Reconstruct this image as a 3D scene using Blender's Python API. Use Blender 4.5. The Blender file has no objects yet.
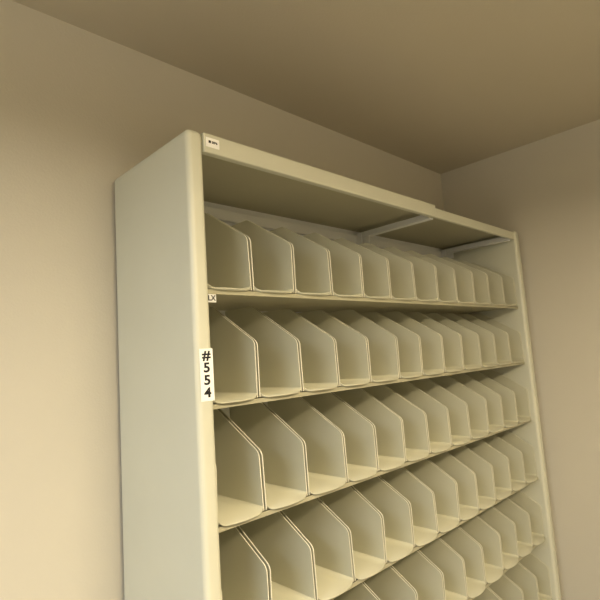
import bpy, bmesh, math, random
import numpy as np
from mathutils import Matrix, Vector

random.seed(4)
# ---------------- camera fit ----------------
W=1.83; P=.045; YS=.022
# params: yaw,pitch,roll,f,Cx,Cy, D, zt,s1,s2,s3,s4, yw,xw,zc
p0=np.array([math.atan2(.665,.747),.085,.04,470,-.64,-1.08,.45,2.14,1.74,1.44,1.14,.84,.48,1.93,2.58])
def cam(p):
    yaw,pit,rol=p[0:3]
    F=np.array([math.sin(yaw)*math.cos(pit),math.cos(yaw)*math.cos(pit),math.sin(pit)])
    R=np.array([math.cos(yaw),-math.sin(yaw),0.])
    U=np.cross(R,F)
    c,s=math.cos(rol),math.sin(rol)
    R2=c*R-s*U; U2=s*R+c*U
    return R2,U2,F,np.array([p[4],p[5],1.6])
def proj(p,X):
    R,U,F,C=cam(p); d=np.array(X)-C
    z=d@F
    return np.array([300+p[3]*(d@R)/z,300-p[3]*(d@U)/z])
def line(p,A,B,px):
    a=proj(p,A);b=proj(p,B);t=(b-a)/np.linalg.norm(b-a);q=np.array(px)-a
    return q[0]*t[1]-q[1]*t[0]
def res(p):
    D,zt,s1,s2,s3,s4,yw,xw,zc=p[6:]
    r=[]
    def pt(X,px,w=1): r.extend(list(w*(proj(p,X)-np.array(px))))
    pt((0,0,zt),(201,129)); pt((W+P,0,zt),(521,235))
    pt((-P,0.005,zt),(188,125)); pt((-P,D,zt),(111,182))
    r.append(line(p,(0,0,2),(0,0,1),(219,498)))
    r.append(line(p,(-P,0,2),(-P,0,1),(203,498)))
    r.append(line(p,(-P,D,2),(-P,D,1),(123,498)))
    r.append(line(p,(W+P,0,2),(W+P,0,1),(550,498)))
    for s,a,b in ((s1,(207,290),(516,304)),(s2,(212,405),(522,362)),(s3,(310,497),(527,421)),(s4,(508,493),(535,482))):
        for q in (a,b): r.append(line(p,(0,YS,s),(W,YS,s),q))
    pt((xw,yw,zc),(441,172)); r.append(line(p,(0,yw,zc),(xw,yw,zc),(260,101)))
    r.append(line(p,(xw,-.5,zc),(xw,yw,zc),(600,121)))
    r.append((yw-D-.015)*300)
    r.append((xw-W-P-.03)*60)
    for a,b in ((s1,s2),(s2,s3),(s3,s4)): r.append((a-b-(s1-s4)/3)*200)
    for k,x in enumerate((253,294,331,362,390,413,434,455,473,488,503,516)):
        r.append(.5*(proj(p,(.1525*(k+1),YS,s1+.08))[0]-x))
    return np.array(r)
p=p0.copy(); lam=1e-2
sc=np.maximum(abs(p0),.1)*1e-5
for it in range(120):
    r=res(p); J=np.array([(res(p+np.eye(len(p))[i]*sc[i])-r)/sc[i] for i in range(len(p))]).T
    H=J.T@J
    dp=-np.linalg.solve(H+lam*np.diag(np.diag(H)),J.T@r)
    if (res(p+dp)**2).sum()<(r**2).sum(): p=p+dp; lam=max(lam/3,1e-9)
    else: lam*=4
D,ZT,s1,s2,s3,s4,YW,XW,ZC=[float(v) for v in p[6:]]
YW=max(YW,D+.004); XW=max(XW,W+P+.004)

sc_=bpy.context.scene
sc_.view_settings.view_transform='Standard'
R,U,F,C=cam(p)
cd=bpy.data.cameras.new('camera'); co=bpy.data.objects.new('camera',cd)
sc_.collection.objects.link(co); sc_.camera=co
M=Matrix(((R[0],U[0],-F[0],C[0]),(R[1],U[1],-F[1],C[1]),(R[2],U[2],-F[2],C[2]),(0,0,0,1)))
co.matrix_world=M
cd.sensor_fit='HORIZONTAL'; cd.sensor_width=36; cd.lens=36*float(p[3])/600; cd.clip_start=.02

# ---------------- materials ----------------
def mat(name,col,rough=.5,spec=.4,noise=.03,scale=6,bump=0,bscale=200,metal=0,emit=None,es=0):
    m=bpy.data.materials.new(name); m.use_nodes=True; n=m.node_tree; b=n.nodes['Principled BSDF']
    b.inputs['Roughness'].default_value=rough; b.inputs['Specular IOR Level'].default_value=spec; b.inputs['Metallic'].default_value=metal
    tc=n.nodes.new('ShaderNodeTexCoord'); nz=n.nodes.new('ShaderNodeTexNoise'); nz.inputs['Scale'].default_value=scale; nz.inputs['Detail'].default_value=4
    n.links.new(tc.outputs['Object'],nz.inputs['Vector'])
    cr=n.nodes.new('ShaderNodeValToRGB')
    cr.color_ramp.elements[0].position=.3; cr.color_ramp.elements[1].position=.7
    cr.color_ramp.elements[0].color=[c*(1-noise) for c in col]+[1]
    cr.color_ramp.elements[1].color=[min(1,c*(1+noise)) for c in col]+[1]
    n.links.new(nz.outputs['Fac'],cr.inputs['Fac']); n.links.new(cr.outputs['Color'],b.inputs['Base Color'])
    if bump:
        n2=n.nodes.new('ShaderNodeTexNoise'); n2.inputs['Scale'].default_value=bscale; n.links.new(tc.outputs['Object'],n2.inputs['Vector'])
        bp=n.nodes.new('ShaderNodeBump'); bp.inputs['Strength'].default_value=bump; bp.inputs['Distance'].default_value=.002
        n.links.new(n2.outputs['Fac'],bp.inputs['Height']); n.links.new(bp.outputs['Normal'],b.inputs['Normal'])
    if emit: b.inputs['Emission Color'].default_value=list(emit)+[1]; b.inputs['Emission Strength'].default_value=es
    return m
m_wall=mat('wall_paint',(.56,.525,.44),.85,.2,.02,2,.25,180)
m_ceil=mat('ceiling_paint',(.54,.49,.385),.9,.15,.02,2,.2,120)
m_floor=mat('floor_vinyl',(.30,.28,.24),.6,.3,.05,40,.2,300)
m_metal=mat('putty_enamel',(.58,.58,.475),.40,.5,.02,5,.08,500)
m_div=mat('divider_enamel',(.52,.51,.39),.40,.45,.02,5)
m_edge=mat('divider_edge_highlight',(.74,.72,.60),.35,.5,.02,5)  # paler plate edges: the light they catch, put into the colour
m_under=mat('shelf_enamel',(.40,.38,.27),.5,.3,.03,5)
m_rail=mat('rail_enamel',(.74,.75,.75),.4,.5,.02,5)
m_label=mat('label_paper',(.90,.90,.88),.7,.2,.01,20)
m_ink=mat('black_ink',(.015,.015,.018),.6,.2,.01,20)
m_base=mat('baseboard_vinyl',(.10,.08,.06),.6,.3,.05,5)
m_tube=mat('diffuser',(.9,.9,.9),.5,.3,.01,3,emit=(1,.86,.62),es=3)

def mk(name,bm,m,parent=None,smooth=False,bevel=0,seg=2,m2=None):
    me=bpy.data.meshes.new(name); bmesh.ops.recalc_face_normals(bm,faces=bm.faces); bm.to_mesh(me); bm.free()
    me.materials.append(m)
    if m2: me.materials.append(m2)
    o=bpy.data.objects.new(name,me); sc_.collection.objects.link(o)
    if parent: o.parent=parent
    if smooth:
        for f in me.polygons: f.use_smooth=True
    if bevel:
        b=o.modifiers.new('bevel','BEVEL'); b.width=bevel; b.segments=seg; b.limit_method='ANGLE'; b.angle_limit=math.radians(40)
    return o
def box(bm,x0,x1,y0,y1,z0,z1):
    v=[bm.verts.new((x,y,z)) for x in (x0,x1) for y in (y0,y1) for z in (z0,z1)]
    for f in ((0,1,3,2),(4,6,7,5),(0,4,5,1),(2,3,7,6),(0,2,6,4),(1,5,7,3)): bm.faces.new([v[i] for i in f])
def boxo(name,d,m,parent=None,bevel=0,seg=2):
    bm=bmesh.new(); box(bm,*d); return mk(name,bm,m,parent,False,bevel,seg)

# ---------------- room ----------------
XL=-3.0; YR=-3.4; T=.1
boxo('wall_back',(XL-T,XW+T,YW,YW+T,0,ZC),m_wall)
boxo('wall_right',(XW,XW+T,YR,YW,0,ZC),m_wall)
boxo('wall_left',(XL-T,XL,YR,YW,0,ZC),m_wall)
boxo('wall_front',(XL-T,XW+T,YR-T,YR,0,ZC),m_wall)
boxo('floor',(XL-T,XW+T,YR-T,YW+T,-T,0),m_floor)
boxo('ceiling',(XL-T,XW+T,YR-T,YW+T,ZC,ZC+T),m_ceil)
boxo('baseboard_back',(XL,-P-.01,YW-.008,YW,0,.1),m_base)
if XW-.008>W+P: boxo('baseboard_right',(XW-.008,XW,YR,-.05,0,.1),m_base)

# ---------------- shelving unit ----------------
unit=bpy.data.objects.new('file_shelving_unit',None); sc_.collection.objects.link(unit)
SEAM=1.07
HH=.05
for nm,x0,x1 in (('end_panel_left',-P,0),('end_panel_right',W,W+P)):
    boxo(nm,(x0,x1,0,D,0,ZT),m_metal,unit,.014,6)
boxo('header_left_bay',(0.0005,SEAM,-.001,.02,ZT-HH,ZT-.001),m_metal,unit,.003)
boxo('header_right_bay',(SEAM+.004,W-.0005,.007,.022,ZT-HH+.004,ZT-.008),m_metal,unit,.003)
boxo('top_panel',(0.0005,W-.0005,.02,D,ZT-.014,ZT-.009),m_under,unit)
boxo('back_panel',(0.0005,W-.0005,D-.006,D-.001,.05,ZT-.014),m_rail,unit)
boxo('toe_kick',(0.0005,W-.0005,.03,.045,0,.09),m_metal,unit)
bm=bmesh.new()
box(bm,.001,W-.001,D-.026,D-.006,ZT-.075,ZT-.038)
box(bm,.001,W-.001,D-.016,D-.006,ZT-.100,ZT-.085)
mk('back_rail',bm,m_rail,unit,False,.002)
for nm,x in (('cross_tie_center',SEAM+.0),('cross_tie_end',W-.03)):
    bm=bmesh.new()
    box(bm,x-.014,x+.014,.022,D-.022,ZT-.052,ZT-.028)
    box(bm,x-.02,x+.02,D-.05,D-.022,ZT-.10,ZT-.03)
    box(bm,x-.014,x-.010,D-.09,D-.05,ZT-.085,ZT-.052)
    mk(nm,bm,m_rail,unit,False,.002)
bm=bmesh.new(); box(bm,SEAM-.015,SEAM+.015,D-.03,D-.006,.05,ZT-.09); mk('center_upright',bm,m_rail,unit,False,.002)

dz=(s1-s4)/3
shelves=[s1,s2,s3,s4,s4-dz]
if s4-2*dz>.1: shelves.append(s4-2*dz)
BK=min(D-.03,YS+.33)
def rc(a,b,c,r,n=6):
    a,b,c=map(np.array,(a,b,c)); u=(a-b)/np.linalg.norm(a-b); w=(c-b)/np.linalg.norm(c-b)
    A=b+u*r;Cc=b+w*r
    return [tuple((1-t)**2*A+2*t*(1-t)*b+t*t*Cc) for t in np.linspace(0,1,n)]
def plate(bm,x,z,lean,th,h,hf,ch):
    y0=YS+.006; y1=BK
    pa,pb,pc,pd=(y1,h),(y0+ch,h),(y0,hf),(y0,0)
    prof=[(y1,0.002),(y1,h)]+rc(pa,pb,pc,.008)+rc(pb,pc,pd,.014)+[(y0,0.002)]
    L=[bm.verts.new((x-th/2+lean*b,a,z+b)) for a,b in prof]
    Rr=[bm.verts.new((x+th/2+lean*b,a,z+b)) for a,b in prof]
    bm.faces.new(L); bm.faces.new(list(reversed(Rr)))
    n=len(prof)
    for i in range(n):
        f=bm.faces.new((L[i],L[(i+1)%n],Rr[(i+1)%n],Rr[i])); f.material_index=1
def divider(bm,x,z,lean):
    h=.257+random.uniform(-.003,.003)
    plate(bm,x-.0042,z,lean,.0028,h,.143,.19)
    plate(bm,x+.0042,z,lean+random.uniform(0,.018),.0028,h-.001,.142,.19)
def bin_base(bm,xa,xb,z):
    n=16; th=.003; rows=[]
    for (yk) in (0,1):
        top=[]
        for i in range(n+1):
            s=i/n; x=xa+.0056+(xb-xa-.0112)*s
            bow=.017*math.sin(math.pi*s)**.7 if 0<s<1 else 0
            y=(YS+.006-bow) if yk==0 else BK
            e=max(0,1-min(s,1-s)*(xb-xa)/.018)
            zz=z+.0035+.011*e*e
            top.append((x,y,zz))
        rows.append(top)
    vt=[[bm.verts.new(c) for c in r] for r in rows]
    vb=[[bm.verts.new((c[0],c[1],c[2]-th)) for c in r] for r in rows]
    for i in range(n):
        bm.faces.new((vt[0][i],vt[0][i+1],vt[1][i+1],vt[1][i]))
        bm.faces.new((vb[0][i],vb[1][i],vb[1][i+1],vb[0][i+1]))
        bm.faces.new((vt[0][i],vb[0][i],vb[0][i+1],vt[0][i+1]))
for r,z in enumerate(shelves):
    bm=bmesh.new()
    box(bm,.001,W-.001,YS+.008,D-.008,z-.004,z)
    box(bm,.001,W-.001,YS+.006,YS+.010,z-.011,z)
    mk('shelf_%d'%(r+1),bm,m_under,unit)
    bm=bmesh.new(); bb=bmesh.new()
    xs=[.006]+[.1525*(k+1)+random.uniform(-.005,.005)-(.008 if k==11 else 0) for k in range(12)]
    for k in range(0,13):
        divider(bm,xs[k],z+.001,random.uniform(-.045,.01) if 0<k else 0)
        if k: bin_base(bb,xs[k-1],xs[k],z)
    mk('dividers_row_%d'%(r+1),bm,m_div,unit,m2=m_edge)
    mk('bin_trays_row_%d'%(r+1),bb,m_div,unit,True)

# ---------------- labels ----------------
def text(s,size,loc,parent,name,sx=1,off=.0004):
    c=bpy.data.curves.new(name,'FONT'); c.body=s; c.size=size; c.align_x='CENTER'; c.align_y='CENTER'; c.extrude=.0002; c.offset=off
    o=bpy.data.objects.new(name,c); sc_.collection.objects.link(o); o.rotation_euler=(math.pi/2,0,0); o.location=loc; o.scale=(sx,1,1); c.materials.append(m_ink); o.parent=parent
boxo('shelf_tag',(.008,.034,YS+.0045,YS+.0058,s1-.032,s1-.012),m_rail,unit)
text('LX',.018,(.021,YS+.004,s1-.022),unit,'shelf_tag_print')
lab=bpy.data.objects.new('number_label',None); sc_.collection.objects.link(lab)
zl1,zl0=1.632,1.632-.118
boxo('paper',(-.037,-.002,-.0012,-.0002,zl0,zl1),m_label,lab)
for i,ch in enumerate('#554'):
    text(ch,.030,(-.0195,-.0015,zl1-.016-.028*i),lab,'digit_%d'%(i+1),1.2,.0009)
tag=bpy.data.objects.new('header_sticker',None); sc_.collection.objects.link(tag)
boxo('paper',(.006,.045,-.0022,-.0008,ZT-.036,ZT-.012),m_label,tag)
text('■ 5036',.008,(.026,-.0025,ZT-.023),tag,'print')

# ---------------- lights ----------------
def fixture(x,y,sx,sy,down,up,col,drop=.3):
    f=bpy.data.objects.new('unseen_light_fixture',None); sc_.collection.objects.link(f)  # unseen fixture, hung low on rods so its upward light reaches the ceiling
    zb=ZC-drop
    bm=bmesh.new(); box(bm,x-sx/2,x+sx/2,y-sy/2,y+sy/2,zb,zb+.05)
    for a in (-.4,.4):
        dx,dy=(a*sx,0) if sx>sy else (0,a*sy)
        box(bm,x+dx-.005,x+dx+.005,y+dy-.005,y+dy+.005,zb+.05,ZC)
    mk('housing',bm,m_rail,f)
    boxo('diffuser',(x-sx/2+.01,x+sx/2-.01,y-sy/2+.01,y+sy/2-.01,zb-.012,zb-.0005),m_tube,f)
    for nm,e,z,rx in (('lamp_down',down,zb-.02,0),('added_uplight',up,zb+.06,math.pi)):  # the upward lamp is added to brighten the ceiling
        l=bpy.data.lights.new(nm,'AREA'); l.shape='RECTANGLE'; l.size=sx; l.size_y=sy; l.energy=e; l.color=col
        o=bpy.data.objects.new(nm,l); sc_.collection.objects.link(o); o.location=(x,y,z); o.rotation_euler=(rx,0,0); o.parent=f
fixture(-.1,-1.8,1.2,.3,88,42,(1,.84,.57))
fixture(-2.1,-.8,.3,1.2,60,14,(.76,.85,1))  # added fixture, cool stand-in for daylight from a window on the left
w=bpy.data.worlds.new('world'); sc_.world=w; w.use_nodes=True
w.node_tree.nodes['Background'].inputs[0].default_value=(.5,.5,.5,1); w.node_tree.nodes['Background'].inputs[1].default_value=.1
